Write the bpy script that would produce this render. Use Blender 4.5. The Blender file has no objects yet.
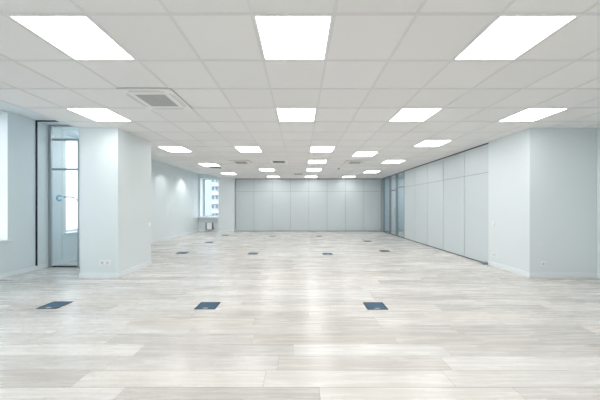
import bpy, math, random
from mathutils import Vector
random.seed(4)
C = bpy.context.scene.collection
CAMZ = 1.295; ZC = 2.703; ZR1 = 3.02; ZR2 = 2.92
WL = -5.32; WLF = -5.12; WR = 5.37; PX = 4.18; YB = 13.19; YN = -3.6

# ---------------------------------------------------------------- materials
def mat(name, col, rough=0.5, metal=0.0, spec=0.5):
    m = bpy.data.materials.new(name); m.use_nodes = True
    b = m.node_tree.nodes['Principled BSDF']
    b.inputs['Base Color'].default_value = (*col, 1)
    b.inputs['Roughness'].default_value = rough
    b.inputs['Metallic'].default_value = metal
    b.inputs['Specular IOR Level'].default_value = spec
    return m
def mottled(name, col, rough, amt=0.03, scale=3.0, bump=0.0, bscale=200, spec=0.5):
    m = mat(name, col, rough, 0, spec); nt = m.node_tree; n = nt.nodes; l = nt.links
    b = n['Principled BSDF']
    tc = n.new('ShaderNodeTexCoord'); no = n.new('ShaderNodeTexNoise')
    no.inputs['Scale'].default_value = scale; no.inputs['Detail'].default_value = 4
    l.new(tc.outputs['Object'], no.inputs['Vector'])
    mx = n.new('ShaderNodeMix'); mx.data_type = 'RGBA'
    mx.inputs['A'].default_value = (*[c*(1-amt) for c in col], 1)
    mx.inputs['B'].default_value = (*[min(1, c*(1+amt)) for c in col], 1)
    l.new(no.outputs['Fac'], mx.inputs['Factor']); l.new(mx.outputs['Result'], b.inputs['Base Color'])
    if bump:
        n2 = n.new('ShaderNodeTexNoise'); n2.inputs['Scale'].default_value = bscale
        l.new(tc.outputs['Object'], n2.inputs['Vector'])
        bp = n.new('ShaderNodeBump'); bp.inputs['Strength'].default_value = bump; bp.inputs['Distance'].default_value = 0.002
        l.new(n2.outputs['Fac'], bp.inputs['Height']); l.new(bp.outputs['Normal'], b.inputs['Normal'])
    return m
def emis(name, col, s):
    m = bpy.data.materials.new(name); m.use_nodes = True; nt = m.node_tree
    nt.nodes.remove(nt.nodes['Principled BSDF'])
    e = nt.nodes.new('ShaderNodeEmission'); e.inputs['Color'].default_value = (*col, 1); e.inputs['Strength'].default_value = s
    nt.links.new(e.outputs[0], nt.nodes['Material Output'].inputs[0]); return m
def glass(name, tint, ior=1.45, rough=0.0):
    m = bpy.data.materials.new(name); m.use_nodes = True; nt = m.node_tree; n = nt.nodes
    n.remove(n['Principled BSDF'])
    t = n.new('ShaderNodeBsdfTransparent'); t.inputs['Color'].default_value = (*tint, 1)
    g = n.new('ShaderNodeBsdfGlossy'); g.inputs['Roughness'].default_value = rough
    # Schlick reflectance on both faces of the sheet (no total internal reflection)
    ge = n.new('ShaderNodeNewGeometry'); d = n.new('ShaderNodeVectorMath'); d.operation = 'DOT_PRODUCT'
    nt.links.new(ge.outputs['Normal'], d.inputs[0]); nt.links.new(ge.outputs['Incoming'], d.inputs[1])
    def M(op, a, b=None, cl=False):
        x = n.new('ShaderNodeMath'); x.operation = op; x.use_clamp = cl
        for i, v in enumerate((a, b)):
            if v is None: continue
            if isinstance(v, (int, float)): x.inputs[i].default_value = v
            else: nt.links.new(v, x.inputs[i])
        return x.outputs[0]
    r0 = ((ior-1)/(ior+1))**2
    f = M('ADD', M('MULTIPLY', M('POWER', M('SUBTRACT', 1, M('ABSOLUTE', d.outputs['Value']), True), 5), 1-r0), r0)
    mx = n.new('ShaderNodeMixShader')
    nt.links.new(f, mx.inputs[0]); nt.links.new(t.outputs[0], mx.inputs[1]); nt.links.new(g.outputs[0], mx.inputs[2])
    nt.links.new(mx.outputs[0], n['Material Output'].inputs[0]); return m

def floor_material():
    m = bpy.data.materials.new('oak_plank_floor'); m.use_nodes = True; nt = m.node_tree; n = nt.nodes; l = nt.links
    b = n['Principled BSDF']
    def M(op, a, bb=None, c=None):
        x = n.new('ShaderNodeMath'); x.operation = op
        for i, v in enumerate((a, bb, c)):
            if v is None: continue
            if isinstance(v, (int, float)): x.inputs[i].default_value = v
            else: l.new(v, x.inputs[i])
        return x.outputs[0]
    tc = n.new('ShaderNodeTexCoord'); sp = n.new('ShaderNodeSeparateXYZ'); l.new(tc.outputs['Object'], sp.inputs[0])
    X, Y = sp.outputs[0], sp.outputs[1]
    W, L = 0.191, 1.38
    yr = M('DIVIDE', M('ADD', Y, -1.832+20*W), W); row = M('FLOOR', yr); fy = M('FRACT', yr)
    wn = n.new('ShaderNodeTexWhiteNoise'); wn.noise_dimensions = '1D'; l.new(M('ADD', row, 3.7), wn.inputs['W'])
    xr = M('DIVIDE', M('ADD', M('ADD', X, 40), M('MULTIPLY', wn.outputs['Value'], L)), L)
    col = M('FLOOR', xr); fx = M('FRACT', xr)
    cb = n.new('ShaderNodeCombineXYZ'); l.new(row, cb.inputs[0]); l.new(col, cb.inputs[1])
    w2 = n.new('ShaderNodeTexWhiteNoise'); w2.noise_dimensions = '2D'; l.new(cb.outputs[0], w2.inputs['Vector'])
    rnd = w2.outputs['Value']
    # grain, stretched along the plank and shifted per plank
    gv = n.new('ShaderNodeCombineXYZ')
    l.new(M('ADD', M('MULTIPLY', X, 1.6), M('MULTIPLY', rnd, 37)), gv.inputs[0])
    l.new(M('ADD', M('MULTIPLY', Y, 26), M('MULTIPLY', rnd, 91)), gv.inputs[1])
    g1 = n.new('ShaderNodeTexNoise'); g1.inputs['Scale'].default_value = 1; g1.inputs['Detail'].default_value = 5; g1.inputs['Roughness'].default_value = .6
    g1.inputs['Distortion'].default_value = .6
    l.new(gv.outputs[0], g1.inputs['Vector'])
    gv2 = n.new('ShaderNodeCombineXYZ')
    l.new(M('ADD', M('MULTIPLY', X, 1.1), M('MULTIPLY', rnd, 17)), gv2.inputs[0])
    l.new(M('ADD', M('MULTIPLY', Y, 7), M('MULTIPLY', rnd, 53)), gv2.inputs[1])
    g2 = n.new('ShaderNodeTexNoise'); g2.inputs['Scale'].default_value = 1; g2.inputs['Detail'].default_value = 3; g2.inputs['Distortion'].default_value = 1.2
    l.new(gv2.outputs[0], g2.inputs['Vector'])
    # cathedral rings
    wv = n.new('ShaderNodeMath'); rings = M('FRACT', M('MULTIPLY', g2.outputs['Fac'], 14))
    ring = M('ABSOLUTE', M('SUBTRACT', rings, .5))
    v = M('ADD', M('ADD', M('MULTIPLY', M('SUBTRACT', g1.outputs['Fac'], .5), FL['grain']), M('MULTIPLY', M('SUBTRACT', rnd, .5), FL['plank'])),
          M('ADD', M('MULTIPLY', M('SUBTRACT', g2.outputs['Fac'], .5), FL['blotch']), M('MULTIPLY', M('SUBTRACT', ring, .25), FL['ring'])))
    v = M('ADD', v, .5)
    cr = n.new('ShaderNodeValToRGB'); e = cr.color_ramp.elements
    e[0].position = 0; e[0].color = (*FL['dark'], 1); e[1].position = 1; e[1].color = (*FL['light'], 1)
    l.new(v, cr.inputs[0])
    # occasional warm tint per plank
    w3 = n.new('ShaderNodeTexWhiteNoise'); w3.noise_dimensions = '2D'
    ad = n.new('ShaderNodeVectorMath'); ad.operation = 'ADD'; ad.inputs[1].default_value = (7.3, 2.1, 0); l.new(cb.outputs[0], ad.inputs[0]); l.new(ad.outputs[0], w3.inputs['Vector'])
    mx = n.new('ShaderNodeMix'); mx.data_type = 'RGBA'; mx.blend_type = 'MULTIPLY'
    l.new(M('MULTIPLY', M('POWER', w3.outputs['Value'], 3.0), .8), mx.inputs['Factor']); l.new(cr.outputs[0], mx.inputs['A']); mx.inputs['B'].default_value = (1, .965, .91, 1)
    # joints
    ey = M('MINIMUM', fy, M('SUBTRACT', 1, fy)); ex = M('MINIMUM', fx, M('SUBTRACT', 1, fx))
    sy = M('LESS_THAN', ey, .0026/W); sx = M('LESS_THAN', ex, .0016/L)
    seam = M('MAXIMUM', sy, sx)
    m2 = n.new('ShaderNodeMix'); m2.data_type = 'RGBA'; m2.blend_type = 'MIX'
    l.new(M('MULTIPLY', seam, .75), m2.inputs['Factor']); l.new(mx.outputs['Result'], m2.inputs['A']); m2.inputs['B'].default_value = (.22, .19, .16, 1)
    l.new(m2.outputs['Result'], b.inputs['Base Color'])
    l.new(M('ADD', M('MULTIPLY', g1.outputs['Fac'], .12), FL['rough']-.06), b.inputs['Roughness'])
    b.inputs['Specular IOR Level'].default_value = FL['spec']
    bp = n.new('ShaderNodeBump'); bp.inputs['Strength'].default_value = .15; bp.inputs['Distance'].default_value = .001
    l.new(M('SUBTRACT', M('MULTIPLY', g1.outputs['Fac'], .5), seam), bp.inputs['Height']); l.new(bp.outputs['Normal'], b.inputs['Normal'])
    return m
FL = dict(grain=.62, plank=.60, blotch=.35, ring=.10, dark=(.470, .45, .425), light=(.825, .808, .775), rough=.27, spec=.55)

def tile_material():
    m = mat('mineral_ceiling_tile', (.8, .79, .775), .9, 0, .2); nt = m.node_tree; n = nt.nodes; l = nt.links
    b = n['Principled BSDF']; tc = n.new('ShaderNodeTexCoord')
    mp = n.new('ShaderNodeMapping'); mp.inputs['Location'].default_value = (.35/.6+50, -1.88/.6+50, 0); mp.inputs['Scale'].default_value = (1/.6, 1/.6, 0)
    l.new(tc.outputs['Object'], mp.inputs[0])
    fl = n.new('ShaderNodeVectorMath'); fl.operation = 'FLOOR'; l.new(mp.outputs[0], fl.inputs[0])
    wn = n.new('ShaderNodeTexWhiteNoise'); wn.noise_dimensions = '2D'; l.new(fl.outputs[0], wn.inputs['Vector'])
    mx = n.new('ShaderNodeMix'); mx.data_type = 'RGBA'
    mx.inputs['A'].default_value = (.90, .892, .882, 1); mx.inputs['B'].default_value = (.935, .927, .917, 1)
    l.new(wn.outputs['Value'], mx.inputs['Factor'])
    no = n.new('ShaderNodeTexNoise'); no.inputs['Scale'].default_value = 180; l.new(tc.outputs['Object'], no.inputs['Vector'])
    m2 = n.new('ShaderNodeMix'); m2.data_type = 'RGBA'; m2.blend_type = 'MULTIPLY'; m2.inputs['Factor'].default_value = .08
    l.new(mx.outputs['Result'], m2.inputs['A']); l.new(no.outputs['Fac'], m2.inputs['B']); l.new(m2.outputs['Result'], b.inputs['Base Color'])
    return m

PAINT = mottled('pale_blue_grey_paint', (.768, .835, .848), .55, .012, 2.5, .12, 160, .3)
PAINT2 = mottled('white_paint', (.78, .83, .84), .5, .01, 2.5)
BASE = mat('baseboard_paint', (.85, .90, .925), .35)
PLASTER = mottled('plasterboard_ceiling', (.86, .89, .90), .8, .01, 1.5)
PANEL = mottled('pale_laminate_panel', (.65, .715, .735), .34, .01, 1.2, 0, 200, .5)
TBAR = mat('ceiling_grid_bar', (.79, .785, .78), .5)
TILE = tile_material()
FLOOR = floor_material()
BLACK = mat('black_profile', (.02, .023, .026), .4)
SEAM = mat('grey_seam_profile', (.30, .34, .36), .35, .5)
DARKSEAL = mat('dark_rubber_seal', (.05, .055, .06), .6)
ALU = mat('grey_aluminium', (.40, .45, .48), .38, .35)
WFRAME = mat('white_window_frame', (.82, .88, .92), .35)
DGREY = mat('dark_grey_metal', (.16, .18, .20), .5)
SILL = mat('white_sill', (.86, .90, .92), .35)
WHITEP = mat('white_plastic', (.92, .93, .94), .3)
SLOTG = mat('grey_socket_hole', (.12, .12, .13), .6)
GRILLE = mottled('grey_grille', (.50, .50, .49), .6, .1, 60)
ACP = mat('matte_white_plastic', (.90, .895, .88), .7, 0, .2)
SLOTD = mat('dark_vent_slot', (.10, .10, .10), .7)
SLOTM = mat('grey_vent_slot', (.28, .28, .27), .7)
DFRAME = mat('dark_blue_grey_frame', (.26, .31, .34), .4, .2)
LAMP = emis('lamp_diffuser', (1.0, .99, .985), 7.2)
SPOT = emis('downlight_lens', (.9, .96, 1.0), 1.0)
GLASSD = glass('clear_door_glass', (.95, .97, .98), 1.7)
GLASSW = glass('window_glass', (.93, .96, .97), 1.35)
GLASSB = glass('blue_tinted_glass', (.84, .91, .95), 1.8, .03)
BOXF = mat('dark_box_rim', (.05, .062, .075), .7, 0, .15)
BOXL = mottled('steel_blue_box_lid', (.075, .14, .205), .75, .45, 60, spec=.15)
BOXL2 = mottled('brown_grey_box_lid', (.09, .088, .085), .8, .2, 40, spec=.1)
RING = mat('blue_logo_print', (.22, .52, .75), .5)
GREYP = mat('grey_print', (.35, .38, .42), .5)
HOUSE = mottled('pale_facade_render', (.50, .54, .58), .9, .04, .5)
HWHITE = mat('white_balcony_render', (.66, .68, .69), .8)
HGLASS = mat('facade_window_glass', (.17, .21, .25), .3)
GROUND = mottled('asphalt', (.3, .32, .33), .9, .1, .3)

# ---------------------------------------------------------------- mesh helper
class MB:
    def __init__(s, org=(0, 0, 0)): s.v = []; s.f = []; s.mi = []; s.o = Vector(org); s.sm = []
    def face(s, pts, mi=0, smooth=False):
        b = len(s.v); s.v += [tuple(Vector(p)-s.o) for p in pts]; s.f.append(tuple(range(b, b+len(pts)))); s.mi.append(mi); s.sm.append(smooth)
    def box(s, x0, x1, y0, y1, z0, z1, mi=0):
        b = len(s.v)
        s.v += [tuple(Vector(p)-s.o) for p in ((x0,y0,z0),(x1,y0,z0),(x1,y1,z0),(x0,y1,z0),(x0,y0,z1),(x1,y0,z1),(x1,y1,z1),(x0,y1,z1))]
        for q in ((0,3,2,1),(4,5,6,7),(0,1,5,4),(1,2,6,5),(2,3,7,6),(3,0,4,7)): s.f.append(tuple(b+i for i in q)); s.mi.append(mi); s.sm.append(False)
        return s
    def prism(s, poly, axis, a0, a1, mi=0):   # convex polygon extruded along an axis
        def P(u, v, a): return {'x': (a, u, v), 'y': (u, a, v), 'z': (u, v, a)}[axis]
        n = len(poly); b = len(s.v)
        s.v += [tuple(Vector(P(u, v, a0))-s.o) for u, v in poly]+[tuple(Vector(P(u, v, a1))-s.o) for u, v in poly]
        s.f.append(tuple(b+i for i in range(n))); s.f.append(tuple(b+n+i for i in reversed(range(n))))
        s.mi += [mi, mi]; s.sm += [False, False]
        for i in range(n):
            j = (i+1) % n; s.f.append((b+i, b+n+i, b+n+j, b+j)); s.mi.append(mi); s.sm.append(False)
        return s
    def cyl(s, cx, cy, r, axis, a0, a1, n=24, mi=0):
        return s.prism([(cx+r*math.cos(2*math.pi*i/n), cy+r*math.sin(2*math.pi*i/n)) for i in range(n)], axis, a0, a1, mi)
    def ring(s, cx, cy, r0, r1, axis, a0, a1, t0=0, t1=360, n=32, mi=0):
        for i in range(n):
            a = math.radians(t0+(t1-t0)*i/n); c = math.radians(t0+(t1-t0)*(i+1)/n)
            s.prism([(cx+r0*math.cos(a), cy+r0*math.sin(a)), (cx+r1*math.cos(a), cy+r1*math.sin(a)), (cx+r1*math.cos(c), cy+r1*math.sin(c)), (cx+r0*math.cos(c), cy+r0*math.sin(c))], axis, a0, a1, mi)
        return s
    def build(s, name, mats, parent=None, bevel=0):
        me = bpy.data.meshes.new(name); me.from_pydata(s.v, [], s.f)
        for m in (mats if isinstance(mats, (list, tuple)) else [mats]): me.materials.append(m)
        for p, i in zip(me.polygons, s.mi): p.material_index = i
        import bmesh
        bm = bmesh.new(); bm.from_mesh(me); bmesh.ops.recalc_face_normals(bm, faces=bm.faces); bm.to_mesh(me); bm.free()
        o = bpy.data.objects.new(name, me); C.objects.link(o)
        if parent is not None: o.parent = parent
        else: o.location = s.o
        if bevel:
            bv = o.modifiers.new('bevel', 'BEVEL'); bv.width = bevel; bv.segments = 2; bv.limit_method = 'ANGLE'
        return o
def struct(o): o['kind'] = 'structure'; return o
def empty(name, loc, label=None, cat=None, group=None, kind=None):
    o = bpy.data.objects.new(name, None); C.objects.link(o); o.location = loc; o.empty_display_size = .1
    if label: o['label'] = label
    if cat: o['category'] = cat
    if group: o['group'] = group
    if kind: o['kind'] = kind
    return o
def copy_tree(o, parent=None):
    c = o.copy(); C.objects.link(c); c.parent = parent
    for ch in list(o.children): copy_tree(ch, c)
    return c

# ---------------------------------------------------------------- floor and ceiling
m = MB(); m.box(-5.7, 6.2, YN-.2, 13.5, -.2, 0); struct(m.build('floor', FLOOR))

LIGHTS = [  # column, row, label
 (-3,0,'large square ceiling light at the upper left, before the near air conditioner'),
 (0,0,'large square ceiling light overhead, middle of the nearest row of three'),
 (3,0,'large square ceiling light at the upper right of the nearest row'),
 (-5,3,'square ceiling light just in front of the left white column'),
 (0,3,'square ceiling light in the middle, second from the front in the centre line'),
 (3,3,'square ceiling light right of the middle, second row from the front'),
 (6,3,'square ceiling light just in front of the right white column'),
 (-5,7,'ceiling light just beyond the left column, near the left wall'),
 (-2,7,'ceiling light left of the middle, third row, before the round-dotted vent area'),
 (1,7,'ceiling light in the middle, third from the front in the centre line'),
 (3,8,'ceiling light right of the middle, in front of the right air conditioner'),
 (5,6,'ceiling light close to the right panel wall, nearest one along it'),
 (1,10,'ceiling light in the middle, fourth from the front in the centre line'),
 (5,10,'ceiling light close to the right panel wall, second along it'),
 (-5,11,'ceiling light along the left wall with a dark vent right behind it'),
 (-2,13,'small far ceiling light left of the middle, second from the back panel wall'),
 (1,13,'small far ceiling light in the middle, second from the back panel wall'),
 (5,14,'far ceiling light close to the right glass door'),
 (-5,15,'far ceiling light above the white column beside the far window'),
 (-2,17,'leftmost of three small ceiling lights right before the back panel wall'),
 (1,17,'middle of three small ceiling lights right before the back panel wall'),
 (4,17,'rightmost of three small ceiling lights right before the back panel wall')]
LIGHTS[8] = (-2,7,'ceiling light left of the middle, third row, in front of a small dark vent')
CASS = [(-3,2,'large white four-way cassette air conditioner on the ceiling at front left'),
        (-3,10,'small far cassette air conditioner left of the middle, before the far lights'),
        (3,10,'small far cassette air conditioner right of the middle on the ceiling'),
        (0,15,'small cassette air conditioner in the middle close to the back panel wall')]
VENTS = [(-1,10,'small square ceiling vent with dark slots, just left of the centre line of lights'),
         (-5,12,'small square ceiling vent with dark slots behind a light, nearest the far window')]
TX = .606
def cell(i, k): return -.35+TX*(i+.5), 1.88+.6*k+.3
for i_, k_ in [(a, b) for b in (-4, -8) for a in (-5, -2, 1, 4, 7)]:  # extra lamps added out of view behind the camera to fill the room
    LIGHTS.append((i_, k_, 'added square fill light above the near end of the room, unseen behind the viewpoint'))
used = {(a, b) for a, b, _ in LIGHTS+CASS+VENTS}
XE = -3.98
m = MB()
for k in range(-10, 20):
    for i in range(-6, 10):
        if (i, k) in used: continue
        x0 = -.35+TX*i; x1 = x0+TX; y0 = 1.88+.6*k; y1 = y0+.6
        x0 = max(x0, XE); y0 = max(y0, YN); y1 = min(y1, YB)
        xm = WR if y0 < 4.63 else PX
        x1 = min(x1, xm)
        if x1-x0 < .01 or y1-y0 < .01: continue
        m.box(x0, x1, y0, y1, ZC, ZC+.015, 0)
hb = .0115; zt = ZC-.0045
for i in range(-6, 12):
    x = -.35+TX*i
    ye = 4.63 if x > PX-.02 else YB
    if x > WR: continue
    m.box(max(x-hb, XE), x+hb, YN, ye, zt, ZC, 1)
for k in range(-9, 19):
    y = 1.88+.6*k
    m.box(XE, WR if y < 4.63 else PX, y-hb, y+hb, zt-.0004, ZC, 1)
m.box(XE, XE+.02, YN, YB, zt, ZC, 1)
# perimeter angle trims at the walls
m.box(PX-.02, PX, 5.65, YB, zt, ZC, 1); m.box(XE, PX, YB-.02, YB, zt, ZC, 1)
struct(m.build('ceiling', [TILE, TBAR]))
m = MB(); m.box(XE-.02, XE, YN, 13.0, ZC-.005, 3.1); struct(m.build('trim_1', PLASTER))
m = MB(); m.box(WL-.3, XE-.02, YN, 7.0, ZR1, ZR1+.1); m.box(WL-.3, XE-.02, 7.0, 13.5, ZR2, ZR1+.1)
struct(m.build('ceiling_raised', PLASTER))
m = MB(); m.box(-5.7, 6.2, YN-.2, 13.5, 3.12, 3.3); struct(m.build('ceiling_slab', PAINT2))

# ---------------------------------------------------------------- walls with openings
def wall_x(mb, xa, xb, y0, y1, z0, z1, ops):
    """wall slab between xa..xb running along y, openings (ya, yb, za, zb)"""
    ys = y0
    for ya, yb, za, zb in sorted(ops):
        if ya > ys: mb.box(xa, xb, ys, ya, z0, z1)
        if za > z0: mb.box(xa, xb, ya, yb, z0, za)
        if zb < z1: mb.box(xa, xb, ya, yb, zb, z1)
        ys = yb
    if ys < y1: mb.box(xa, xb, ys, y1, z0, z1)
ZS = .655
WIN = [(-3.1, -1.2), (-.55, 1.35), (2.3, 4.68), (5.84, 6.85)]
m = MB(); wall_x(m, WL-.34, WL, YN, 7.0, 0, ZR1, [(a, b, ZS, ZR1-.03) for a, b in WIN])
struct(m.build('wall_left_near', PAINT))
m = MB(); m.box(WL-.34, WLF, 7.0, 13.5, 0, ZR1); struct(m.build('wall_left', PAINT))
m = MB(); m.box(-4.67, -3.95, 5.43, 5.53, 0, ZR1); m.box(-4.17, -4.07, 5.53, 6.9, 0, ZR1); m.box(WL, -4.07, 6.9, 7.0, 0, ZR1)
struct(m.build('wall_side_room', PAINT))
m = MB(); m.box(WR, WR+.2, YN, 4.63, 0, 3.1); struct(m.build('wall_right', PAINT))
m = MB(); m.box(WL-.34, WR+.2, YN-.2, YN, 0, 3.1); struct(m.build('wall_near', PAINT))
# square columns of the room
m = MB(); m.box(-3.955, -3.27, 4.62, 5.65, 0, ZR1); struct(m.build('wall_column_left', PAINT))
m = MB(); m.box(4.155, WR+.2, 4.63, 5.64, 0, ZR1); struct(m.build('wall_column_right', PAINT))
m = MB(); m.box(-4.06, -3.29, 12.86, 13.5, 0, ZR1); struct(m.build('wall_column_far', PAINT2))
FX0, FX1, FZ0, FZ1 = -5.04, -4.06, .765, 2.715
m = MB(); m.box(WLF, FX0, 13.0, 13.5, 0, ZR1); m.box(FX0, FX1, 13.0, 13.5, 0, FZ0-.05); m.box(FX0, FX1, 13.0, 13.5, FZ1, ZR1)
struct(m.build('wall_back_left', PAINT))
# shell behind the movable partitions and corridor behind the right glass
m = MB(); m.box(-3.29, 6.2, YB+.12, YB+.3, 0, 3.1); struct(m.build('wall_back', PAINT2))
m = MB(); m.box(6.0, 6.2, 5.64, YB+.12, 0, 3.1); m.box(4.3, 6.0, 9.9, 10.0, 0, 3.1); struct(m.build('wall_corridor', PAINT2))
m = MB(); m.box(PX, 6.0, 5.64, YB+.12, ZC, ZC+.05); struct(m.build('ceiling_corridor', PLASTER))

# ---------------------------------------------------------------- baseboards
def bb(name, *bs):
    m = MB()
    for b in bs: m.box(*b)
    struct(m.build(name, BASE, bevel=.003))
H = .09; T = .014
bb('baseboard_left_near', (WL, WL+T, YN, 5.38, 0, H))
bb('baseboard_left_column', (-3.95-T, -3.27+T, 4.62-T, 4.62, 0, H), (-3.27, -3.27+T, 4.62, 5.65, 0, H), (-3.95-T, -3.95, 4.62, 5.43, 0, H))
bb('baseboard_left', (WLF, WLF+T, 7.0, 13.0, 0, H))
bb('baseboard_side_room', (WL, WL+T, 5.50, 6.9, 0, H))
bb('baseboard_right_column', (4.155-T, WR-T, 4.63-T, 4.63, 0, H), (4.155-T, 4.155, 4.63, 5.64, 0, H))
bb('baseboard_right', (WR-T, WR, YN, 4.63, 0, H))
bb('baseboard_far', (WLF+T, FX1, 13.0-T, 13.0, 0, H), (FX1, -3.29, 12.86-T, 12.86, 0, H))
bb('baseboard_near', (WL+T, WR-T, YN, YN+T, 0, H))

# black profile of a removed partition, up the wall and over the raised ceiling
m = MB(); m.box(WL, WL+.02, 5.169, 5.191, .09, ZR1); m.box(WL+.02, XE-.02, 5.165, 5.195, ZR1-.022, ZR1)
struct(m.build('trim_2', BLACK))

# ---------------------------------------------------------------- windows
def side_window(idx, ya, yb):
    e = empty('window_%d' % idx, (WL-.26, (ya+yb)/2, ZS), kind='structure'); o = e.location
    z0, z1 = ZS, ZR1-.03; xa, xb = WL-.30, WL-.24; w = .07
    m = MB(o); m.box(xa, xb, ya, yb, z0, z0+w); m.box(xa, xb, ya, yb, z1-w, z1)
    m.box(xa, xb, ya, ya+w, z0+w, z1-w); m.box(xa, xb, yb-w, yb, z0+w, z1-w)
    ym = (ya+yb)/2
    if yb-ya > 1.2: m.box(xa, xb, ym-.05, ym+.05, z0+w, z1-w)
    m.build('window_frame', WFRAME, e, bevel=.004)
    m = MB(o); m.box(xa+.02, xa+.03, ya+w, yb-w, z0+w, z1-w); m.build('pane', GLASSW, e)
    m = MB(o); m.box(xb, WL, ya, yb, z0, z0+.025); m.box(WL, WL+.05, ya-.05, yb+.035, z0, z0+.025); m.build('window_sill', SILL, e)
    m = MB(o); r = .006
    m.box(xb, WL, yb-r, yb, z0+.025, z1); m.box(xb, WL, ya, ya+r, z0+.025, z1); m.build('reveal_lining', WHITEP, e)
for q, (a, b) in enumerate(WIN): side_window(q+1, a, b)
# far window beside the column
e = empty('window_5', (-4.55, 13.15, FZ0), kind='structure'); o = e.location
m = MB(o); ya, yb = 13.40, 13.47
m.box(FX0, FX0+.045, ya, yb, FZ0, FZ1); m.box(FX1-.045, FX1, ya, yb, FZ0, FZ1); m.box(FX0+.045, FX1-.045, ya, yb, FZ0, FZ0+.045); m.box(FX0+.045, FX1-.045, ya, yb, FZ1-.045, FZ1)
m.build('window_frame', WFRAME, e)
m = MB(o); m.box(FX0+.045, FX0+.065, ya+.01, yb, FZ0+.045, FZ1-.045); m.build('gasket', DGREY, e)
m = MB(o); m.box(FX0+.065, FX1-.045, 13.44, 13.45, FZ0+.045, FZ1-.045); m.build('pane', GLASSW, e)
m = MB(o); m.box(WLF+.02, FX1, 12.80, 13.0, FZ0-.05, FZ0); m.box(FX0, FX1, 13.0, 13.40, FZ0-.05, FZ0); m.build('window_sill', SILL, e)
m = MB(o); m.box(FX0, FX0+.008, 13.0, 13.40, FZ0, FZ1); m.build('reveal_lining', SILL, e)

# ---------------------------------------------------------------- left glass door with blue ring mark
DY = 5.43
e = empty('door_1', (-5.0, DY, 0), kind='structure'); o = e.location
xl, xr = WL+.0, -4.67; ya, yb = DY, DY+.06
m = MB(o)
m.box(xl, xl+.055, ya, yb-.02, 0, ZR1); m.box(xr-.03, xr, ya-.005, yb, 0, 2.70)
m.box(xl+.075, xr, ya, yb, ZR1-.035, ZR1); m.box(xl+.075, xr-.03, ya, yb, 2.685, 2.725); m.box(xl+.075, xr-.03, ya, yb, 2.055, 2.095)
m.build('door_frame', ALU, e, bevel=.003)
m = MB(o); m.box(xl+.075, xr-.03, ya, yb, 0, .022); m.build('threshold', DARKSEAL, e)
m = MB(o); m.box(xl+.075, xr-.03, ya+.025, ya+.033, .022, 2.055); m.box(xl+.075, xr-.03, ya+.025, ya+.033, 2.095, 2.685); m.box(xl+.075, xr, ya+.025, ya+.033, 2.725, ZR1-.035)
m.build('pane', GLASSD, e)
cx, cz = -5.103, 1.463
m = MB(o); m.ring(cx, cz, .036, .068, 'y', ya+.018, ya+.022, 28, 332); m.build('logo_ring', RING, e)['label'] = 'blue broken ring mark'
m = MB(o)
pts = [(-5.02+.036*t, 1.487+.0*t) for t in range(0, 6)]+[(-4.805, 1.475), (-4.775, 1.458), (-4.745, 1.432), (-4.72, 1.41)]
for (xa_, za_), (xb_, zb_) in zip(pts, pts[1:]):
    m.prism([(xa_, za_-.014), (xb_, zb_-.014), (xb_, zb_+.014), (xa_, za_+.014)], 'y', ya+.018, ya+.022)
m.build('logo_stroke', GREYP, e)

# ---------------------------------------------------------------- movable partitions
ZT = 2.045
e = empty('partition_wall', (.49, YB, 0), 'pale grey panel wall of eight tall panels across the far end of the room', 'partition'); o = e.location
x0 = -3.29; pw = (PX-x0)/8.0 if False else .9425
xs = [x0+pw*i for i in range(8)]+[PX]
g = .006; ft = .03
for a, b in zip(xs, xs[1:]):
    m = MB(o); m.box(a+g, b-g, YB, YB+.06, .02, ZT-.006); m.build('panel', PANEL, e, bevel=.002)
    m = MB(o); m.box(a+g, b-g, YB, YB+.06, ZT+.006, ZC-.03); m.build('upper_panel', PANEL, e, bevel=.002)
m = MB(o); m.box(x0, PX, YB+.012, YB+.11, 0, ZC-.0); m.build('core', SEAM, e)
m = MB(o); m.box(x0, PX, YB-.004, YB+.02, ZC-.03, ZC-.006); m.box(x0, x0+.02, YB-.01, YB, 0, ZC-.03); m.build('ceiling_track', DARKSEAL, e)
m = MB(o); m.box(x0, PX, YB-.004, YB+.02, 0, .018); m.build('floor_seal', DARKSEAL, e)

e = empty('partition_wall', (PX, 8.0, 0), 'pale grey panel wall of five tall panels along the right side, behind the right column', 'partition'); o = e.location
ys = [5.645, 6.51, 7.44, 8.37, 9.30, 10.23]
for a, b in zip(ys, ys[1:]):
    m = MB(o); m.box(PX, PX+.06, a+g*1.5, b-g*1.5, .02, ZT-.006); m.build('panel', PANEL, e, bevel=.002)
    m = MB(o); m.box(PX, PX+.06, a+g*1.5, b-g*1.5, ZT+.006, ZC-.03); m.build('upper_panel', PANEL, e, bevel=.002)
m = MB(o); m.box(PX+.012, PX+.11, 5.645, 10.225, 0, ZC); m.build('core', SEAM, e)
m = MB(o); m.box(PX-.004, PX+.02, 5.645, 10.225, ZC-.03, ZC-.006); m.build('ceiling_track', DARKSEAL, e)
m = MB(o); m.box(PX-.006, PX+.02, 5.645, 10.225, 0, .018); m.build('floor_seal', DARKSEAL, e)

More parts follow.
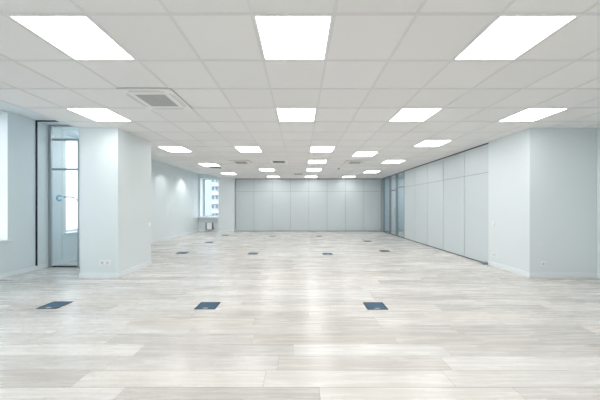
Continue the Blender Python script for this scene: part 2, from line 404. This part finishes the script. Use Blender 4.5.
# right glass door between two fixed glass panels
e = empty('door_2', (PX, 11.6, 0), kind='structure'); o = e.location
m = MB(o)
for a, b, d in ((10.235, 10.275, 0), (11.04, 11.11, -.02), (11.84, 11.92, -.02), (12.75, 12.80, 0)):
    m.box(PX+d, PX+.055, a, b, 0, ZC-.006)
m.box(PX, PX+.055, 10.235, YB-.06, ZC-.035, ZC-.006)
m.box(PX, PX+.055, 11.11, 11.84, 1.97, 2.02); m.box(PX, PX+.055, 10.275, 11.04, 2.06, 2.10)
m.build('door_frame', DFRAME, e, bevel=.003)
m = MB(o); m.box(PX, PX+.055, 10.235, YB-.02, 0, .02); m.build('threshold', DARKSEAL, e)
m = MB(o)
m.box(PX+.035, PX+.043, 10.275, 11.04, .02, 2.06); m.box(PX+.035, PX+.043, 10.275, 11.04, 2.10, ZC-.035)
m.box(PX+.035, PX+.043, 11.92, 12.75, .02, ZC-.035); m.build('side_pane', GLASSB, e)
m = MB(o); m.box(PX+.035, PX+.043, 11.11, 11.84, .02, 1.97); m.box(PX+.035, PX+.043, 11.11, 11.84, 2.02, ZC-.035); m.build('door_pane', GLASSD, e)
m = MB(o); m.box(PX, PX+.06, 12.80, YB-.004, .02, ZC-.035); m.build('end_panel', ALU, e)
m = MB(o); m.box(PX-.035, PX-.02, 11.20, 11.22, .9, 1.2); m.box(PX-.035, PX+.035, 11.20, 11.22, .92, .94); m.box(PX-.035, PX+.035, 11.20, 11.22, 1.16, 1.18); m.build('door_handle', ALU, e)

# small metal stop at the foot of the near panel
e = empty('floor_stop', (4.11, 5.69, 0), 'small grey metal stop on the floor at the foot of the right panel wall', 'floor stop'); o = e.location
m = MB(o); m.box(4.05, 4.172, 5.655, 5.76, 0, .012); m.build('plate', SEAM, e, bevel=.002)
m = MB(o); m.box(4.09, 4.165, 5.665, 5.75, .012, .05); m.build('stop_block', SEAM, e, bevel=.006)

# ---------------------------------------------------------------- ceiling fixtures
proto = None
for i, k, lab in LIGHTS:
    cx, cy = cell(i, k)
    if proto is None:
        proto = empty('ceiling_light', (0, 0, ZC)); h = .2985; b_ = .021
        m = MB(); m.box(-h-.003, h+.003, -h, -h+b_, -.003, .03); m.box(-h-.003, h+.003, h-b_, h, -.003, .03); m.box(-h-.003, -h+b_, -h+b_, h-b_, -.003, .03); m.box(h-b_, h+.003, -h+b_, h-b_, -.003, .03)
        m.box(-h, h, -h, h, .03, .05); m.build('light_frame', WHITEP, proto)
        m = MB(); m.box(-h+b_, h-b_, -h+b_, h-b_, -.001, .012); m.build('diffuser', LAMP, proto)
        t = proto
    else: t = copy_tree(proto)
    t.location = (cx, cy, ZC); t['label'] = lab; t['category'] = 'ceiling light'; t['group'] = 'square light panels in the grid ceiling' if k >= 0 else 'added fill lights behind the viewpoint'
proto = None
for i, k, lab in CASS:
    cx, cy = cell(i, k)
    if proto is None:
        proto = empty('air_conditioner', (0, 0, ZC)); t = proto; h = .325
        # face panel: octagon-cornered plate tapered down
        def rr(h, r, n=5):
            P = []
            for (sx, sy, a0) in ((1, 1, 0), (-1, 1, 90), (-1, -1, 180), (1, -1, 270)):
                for j in range(n+1):
                    a = math.radians(a0+90*j/n); P.append((sx*(h-r)+r*math.cos(a), sy*(h-r)+r*math.sin(a)))
            return P
        m = MB(); m.prism(rr(h, .04), 'z', -.026, -.006); m.prism(rr(h-.006, .036), 'z', -.032, -.026)
        m.prism(rr(.24, .02), 'z', -.0335, -.032); m.build('face_panel', ACP, proto)
        m = MB(); m.prism(rr(h+.004, .04), 'z', -.0085, -.0045); m.build('shadow_gasket', SLOTD, proto)
        for sx, sy in ((0, 1), (0, -1), (1, 0), (-1, 0)):
            m = MB()
            if sx == 0:
                m.box(-.22, .22, sy*.262-.003, sy*.262+.003, -.0335, -.031); m.box(-.19, .19, sy*.292-.002, sy*.292+.002, -.0335, -.031)
            else:
                m.box(sx*.262-.003, sx*.262+.003, -.22, .22, -.0335, -.031); m.box(sx*.292-.002, sx*.292+.002, -.19, .19, -.0335, -.031)
            m.build('air_outlet', SLOTM, proto)
        m = MB(); m.box(-.185, .185, -.185, .185, -.037, -.033)
        for q in range(16):
            y = -.185+.37*(q+.5)/16; m.box(-.185, .185, y-.004, y+.004, -.040, -.037)
        m.box(-.006, .006, -.185, .185, -.041, -.037); m.build('intake_grille', GRILLE, proto)
        m = MB(); m.cyl(0, 0, .02, 'z', -.043, -.040); m.build('badge', GRILLE, proto)
    else: t = copy_tree(proto)
    t.location = (cx, cy, ZC); t['label'] = lab; t.scale.z = .65; t['category'] = 'air conditioner'; t['group'] = 'cassette air conditioners in the ceiling'
    mm = MB((cx, cy, ZC))
proto = None
for i, k, lab in VENTS:
    cx, cy = cell(i, k)
    if proto is None:
        proto = empty('ceiling_vent', (0, 0, ZC)); t = proto
        m = MB(); m.box(-.298, .298, -.298, .298, -.003, .012); m.build('vent_plate', WHITEP, proto)
        m = MB()
        for q in range(7): m.box(-.19, .19, -.17+.05*q, -.145+.05*q, -.006, -.003)
        m.build('slots', SLOTD, proto)
    else: t = copy_tree(proto)
    t.location = (cx, cy, ZC); t['label'] = lab; t['category'] = 'vent'; t['group'] = 'square ceiling vents'
# cassette bodies close the grid cell above each face panel
for i, k, lab in CASS:
    t = [x for x in bpy.data.objects if x.get('label') == lab][0]
    m = MB(); m.box(-.298, .298, -.298, .298, -.0045, .2); m.build('casing', GRILLE, t)
# wall-washing downlights in the raised strip
proto = None
for y, lab in ((9.5, 'nearer round downlight in the raised ceiling strip beside the left wall'), (11.15, 'farther round downlight in the raised ceiling strip, toward the far window')):
    if proto is None:
        proto = empty('downlight', (0, 0, ZR2)); t = proto
        m = MB(); m.ring(0, 0, .055, .075, 'z', -.006, 0); m.build('bezel', WHITEP, proto)
        m = MB(); m.cyl(0, 0, .055, 'z', -.003, 0); m.build('lens', SPOT, proto)
    else: t = copy_tree(proto)
    t.location = (-4.62, y, ZR2); t['label'] = lab; t['category'] = 'downlight'; t['group'] = 'downlights along the left wall'
    L = bpy.data.lights.new('downlight_beam', 'SPOT'); L.energy = 18; L.color = (.93, .97, 1); L.spot_size = math.radians(105); L.spot_blend = .6; L.shadow_soft_size = .05
    lo = bpy.data.objects.new('downlight_beam', L); C.objects.link(lo); lo.parent = t; lo.location = (0, 0, -.02)
# unseen lamps added to brighten the corridor and side room, built like the hall's
src = [x for x in bpy.data.objects if x.name == 'ceiling_light'][0]
for x, y, z, lab in ((5.5, 10.45, ZC, 'added fill light, unseen in the corridor behind the right glass door'), (5.68, 12.5, ZC, 'farther added fill light, unseen in the corridor behind the right glass panels'), (-4.5, 6.3, ZR1, 'added fill light, unseen in the side room behind the left glass door')):
    t = copy_tree(src); t.location = (x, y, z-.055 if z > ZC-.001 else z); t['label'] = lab; t['group'] = 'added fill lights behind glass'
# smoke detector
e = empty('smoke_detector', (1.47, 9.55, ZC), 'tiny round white detector on the ceiling right of the centre lights', 'smoke detector')
m = MB(); m.cyl(0, 0, .05, 'z', -.02, -.0005); m.build('base', WHITEP, e)
m = MB(); m.cyl(0, 0, .032, 'z', -.04, -.02); m.build('sensor', GRILLE, e)

# ---------------------------------------------------------------- sockets and switches
def plate(name, loc, facing, w, h, mods, label, cat, kind='socket', group=None):
    """built facing -y, then turned"""
    e = empty(name, loc, label, cat, group)
    e.rotation_euler.z = {'-y': 0, '-x': -math.pi/2, '+x': math.pi/2}[facing]
    m = MB(); m.box(-w/2, w/2, -.008, -.0005, -h/2, h/2); m.build('cover_plate', WHITEP, e, bevel=.002)
    mw = w/len(mods)
    for j, t in enumerate(mods):
        c = -w/2+mw*(j+.5); s = min(mw, h)*.36
        m = MB()
        if t == 'socket':
            m.ring(c, 0, s*.85, s, 'y', -.012, -.008, n=24); m.build('socket_rim', WHITEP, e)
            m = MB(); m.cyl(c, 0, s*.85, 'y', -.009, -.008); m.cyl(c-.2*s, 0, .004, 'y', -.0095, -.009, 10, 1); m.cyl(c+.2*s, 0, .004, 'y', -.0095, -.009, 10, 1)
            m.build('socket_well', [GREY2, SLOTG], e)
        else:
            m.box(c-s, c+s, -.013, -.008, -s, s); m.build('rocker', WHITEP, e, bevel=.002)
    return e
GREY2 = mat('light_grey_plastic', (.66, .69, .71), .5)
plate('wall_socket', (-3.50, 4.62, .275), '-y', .19, .098, ['socket', 'socket'], 'white double power socket low on the front of the left column', 'socket')
plate('wall_socket', (4.395, 4.63, .25), '-y', .088, .088, ['socket'], 'white single power socket low on the front of the right column', 'socket')
plate('wall_socket', (4.155, 5.49, .255), '-x', .085, .085, ['socket'], 'white single power socket low on the inner side of the right column', 'socket')
plate('light_switch', (4.155, 5.49, .905), '-x', .085, .085, ['rocker'], 'white light switch above a socket on the inner side of the right column', 'switch')
plate('light_switch', (-3.27, 5.59, .89), '+x', .08, .08, ['rocker'], 'white light switch on the inner side of the left column', 'switch')

# ---------------------------------------------------------------- floor boxes
BX = [(-3.19,3.35,'blue-lidded floor box nearest on the left, in front of the left column',0),
 (-1.19,3.33,'blue-lidded floor box in the nearest row, middle of the three',0),
 (.98,3.32,'blue-lidded floor box in the nearest row, rightmost of the three',0),
 (-3.24,7.08,'dark floor box just beyond the left column, in line with the left wall',0),
 (-1.265,6.98,'dark floor box left of the middle, second row from the front',0),
 (.755,6.93,'dark floor box right of the middle, second row from the front',0),
 (2.45,7.38,'grey floor box nearest the right panel wall, in front of its twin',1),
 (-3.21,9.13,'dark floor box on the left, in front of the far window and radiator',0),
 (2.50,9.44,'grey far floor box on the right, closer to the glass door',1),
 (-3.28,11.3,'far grey floor box closest to the white far column',1),
 (-1.18,11.0,'far grey floor box left of the middle, close to the back panel wall',1),
 (.84,11.0,'far grey floor box in the middle right, close to the back panel wall',1)]
protos = {}
for x, y, lab, kd in BX:
    if kd not in protos:
        t = protos[kd] = empty('floor_box', (0, 0, 0)); w, d = .132, .118
        m = MB(); m.box(-w, w, -d, -d+.014, 0, .006); m.box(-w, w, d-.014, d, 0, .006); m.box(-w, -w+.014, -d+.014, d-.014, 0, .006); m.box(w-.014, w, -d+.014, d-.014, 0, .006)
        m.build('rim', BOXF, t, bevel=.0015)
        m = MB(); m.box(-w+.015, w-.015, -d+.015, d-.015, 0, .0045); m.build('lid', BOXL2 if kd else BOXL, t)
        m = MB(); m.box(-.03, .03, -d+.02, -d+.038, .0045, .0065); m.build('lid_handle', GREY2 if not kd else BOXF, t)
    else: t = copy_tree(protos[kd])
    t.location = (x, y, 0); t['label'] = lab; t['category'] = 'floor box'; t['group'] = 'floor boxes set in the plank floor'

# ---------------------------------------------------------------- radiator under the far window
e = empty('radiator', (-4.53, 12.9, 0), 'small white panel radiator on the wall under the far window', 'radiator'); o = e.location
m = MB(o); m.box(-4.66, -4.40, 12.86, 12.875, .12, .45); m.build('front_panel', WHITEP, e, bevel=.004)
m = MB(o); m.box(-4.71, -4.35, 12.93, 12.95, .10, .46)
for q in range(9): m.box(-4.645+.028*q, -4.640+.028*q, 12.875, 12.93, .14, .43)
m.box(-4.71, -4.68, 12.88, 12.93, .10, .46); m.box(-4.38, -4.35, 12.88, 12.93, .10, .46); m.build('fins', DGREY, e)
m = MB(o); m.box(-4.66, -4.40, 12.875, 12.945, .445, .452); m.build('top_grille', WHITEP, e)
for x in (-4.63, -4.43):
    m = MB(o); m.box(x-.008, x+.008, 12.94, 12.985, .18, .40); m.build('bracket', GREYP, e)
for x in (-4.56, -4.51):
    m = MB(o); m.cyl(x, 12.90, .011, 'z', 0, .13, 10); m.build('pipe', GREYP, e)
m = MB(o); m.cyl(-4.33, .16, .02, 'y', 12.88, 12.94, 12); m.build('valve', GREYP, e)

# ---------------------------------------------------------------- outside
GZ = -16
m = MB(); m.box(-120, 60, -60, 160, GZ-.2, GZ); struct(m.build('ground', GROUND))
e = empty('apartment_building', (-27, 86, GZ), 'pale apartment block with small windows seen through the far window', 'building'); o = e.location
m = MB(o); m.box(-40, -14, 80, 92, GZ, 26); m.build('wall', HOUSE, e)
m = MB(o); m.box(-40.3, -13.7, 79.6, 92.3, 26, 26.5); m.build('roof', HWHITE, e)
pxm = 80/256.5
for q, yp in enumerate((171, 180, 188.6, 197.3, 206.4, 215.6, 224.8)):
    z = CAMZ+(206-yp)*pxm
    for j, xp in enumerate((208.8, 213.0, 217.0, 223)):
        if j == 0: continue
        X = (xp-299.5)*pxm
        w = MB(o); w.box(X-.5, X+.5, 79.85, 80.0, z-.75, z+.75); f = w.build('window', HWHITE, e)
        w = MB(o); w.box(X-.38, X+.38, 79.8, 79.86, z-.62, z+.62); w.build('window_pane', HGLASS, f); 
    w = MB(o); w.box(-27.0, -24.6, 79.2, 80, z-2.0, z-1.1); w.build('balcony', HWHITE, e)

# ---------------------------------------------------------------- world and camera
w = bpy.data.worlds.new('overcast_sky'); bpy.context.scene.world = w; w.use_nodes = True
bg = w.node_tree.nodes['Background']; bg.inputs['Color'].default_value = (.88, .945, 1.0, 1); bg.inputs['Strength'].default_value = 1.9

cam = bpy.data.cameras.new('camera'); co = bpy.data.objects.new('camera', cam); C.objects.link(co)
co.location = (0, 0, CAMZ); co.rotation_euler = (math.pi/2, 0, 0)
cam.sensor_width = 36; cam.lens = 36*256.5/600; cam.shift_x = .5/600; cam.shift_y = 6/600; cam.clip_end = 500; cam.clip_start = .05
s = bpy.context.scene; s.camera = co
s.view_settings.view_transform = 'Standard'; s.view_settings.look = 'None'; s.view_settings.exposure = .73; s.view_settings.gamma = 1; s.view_settings.use_curve_mapping = False
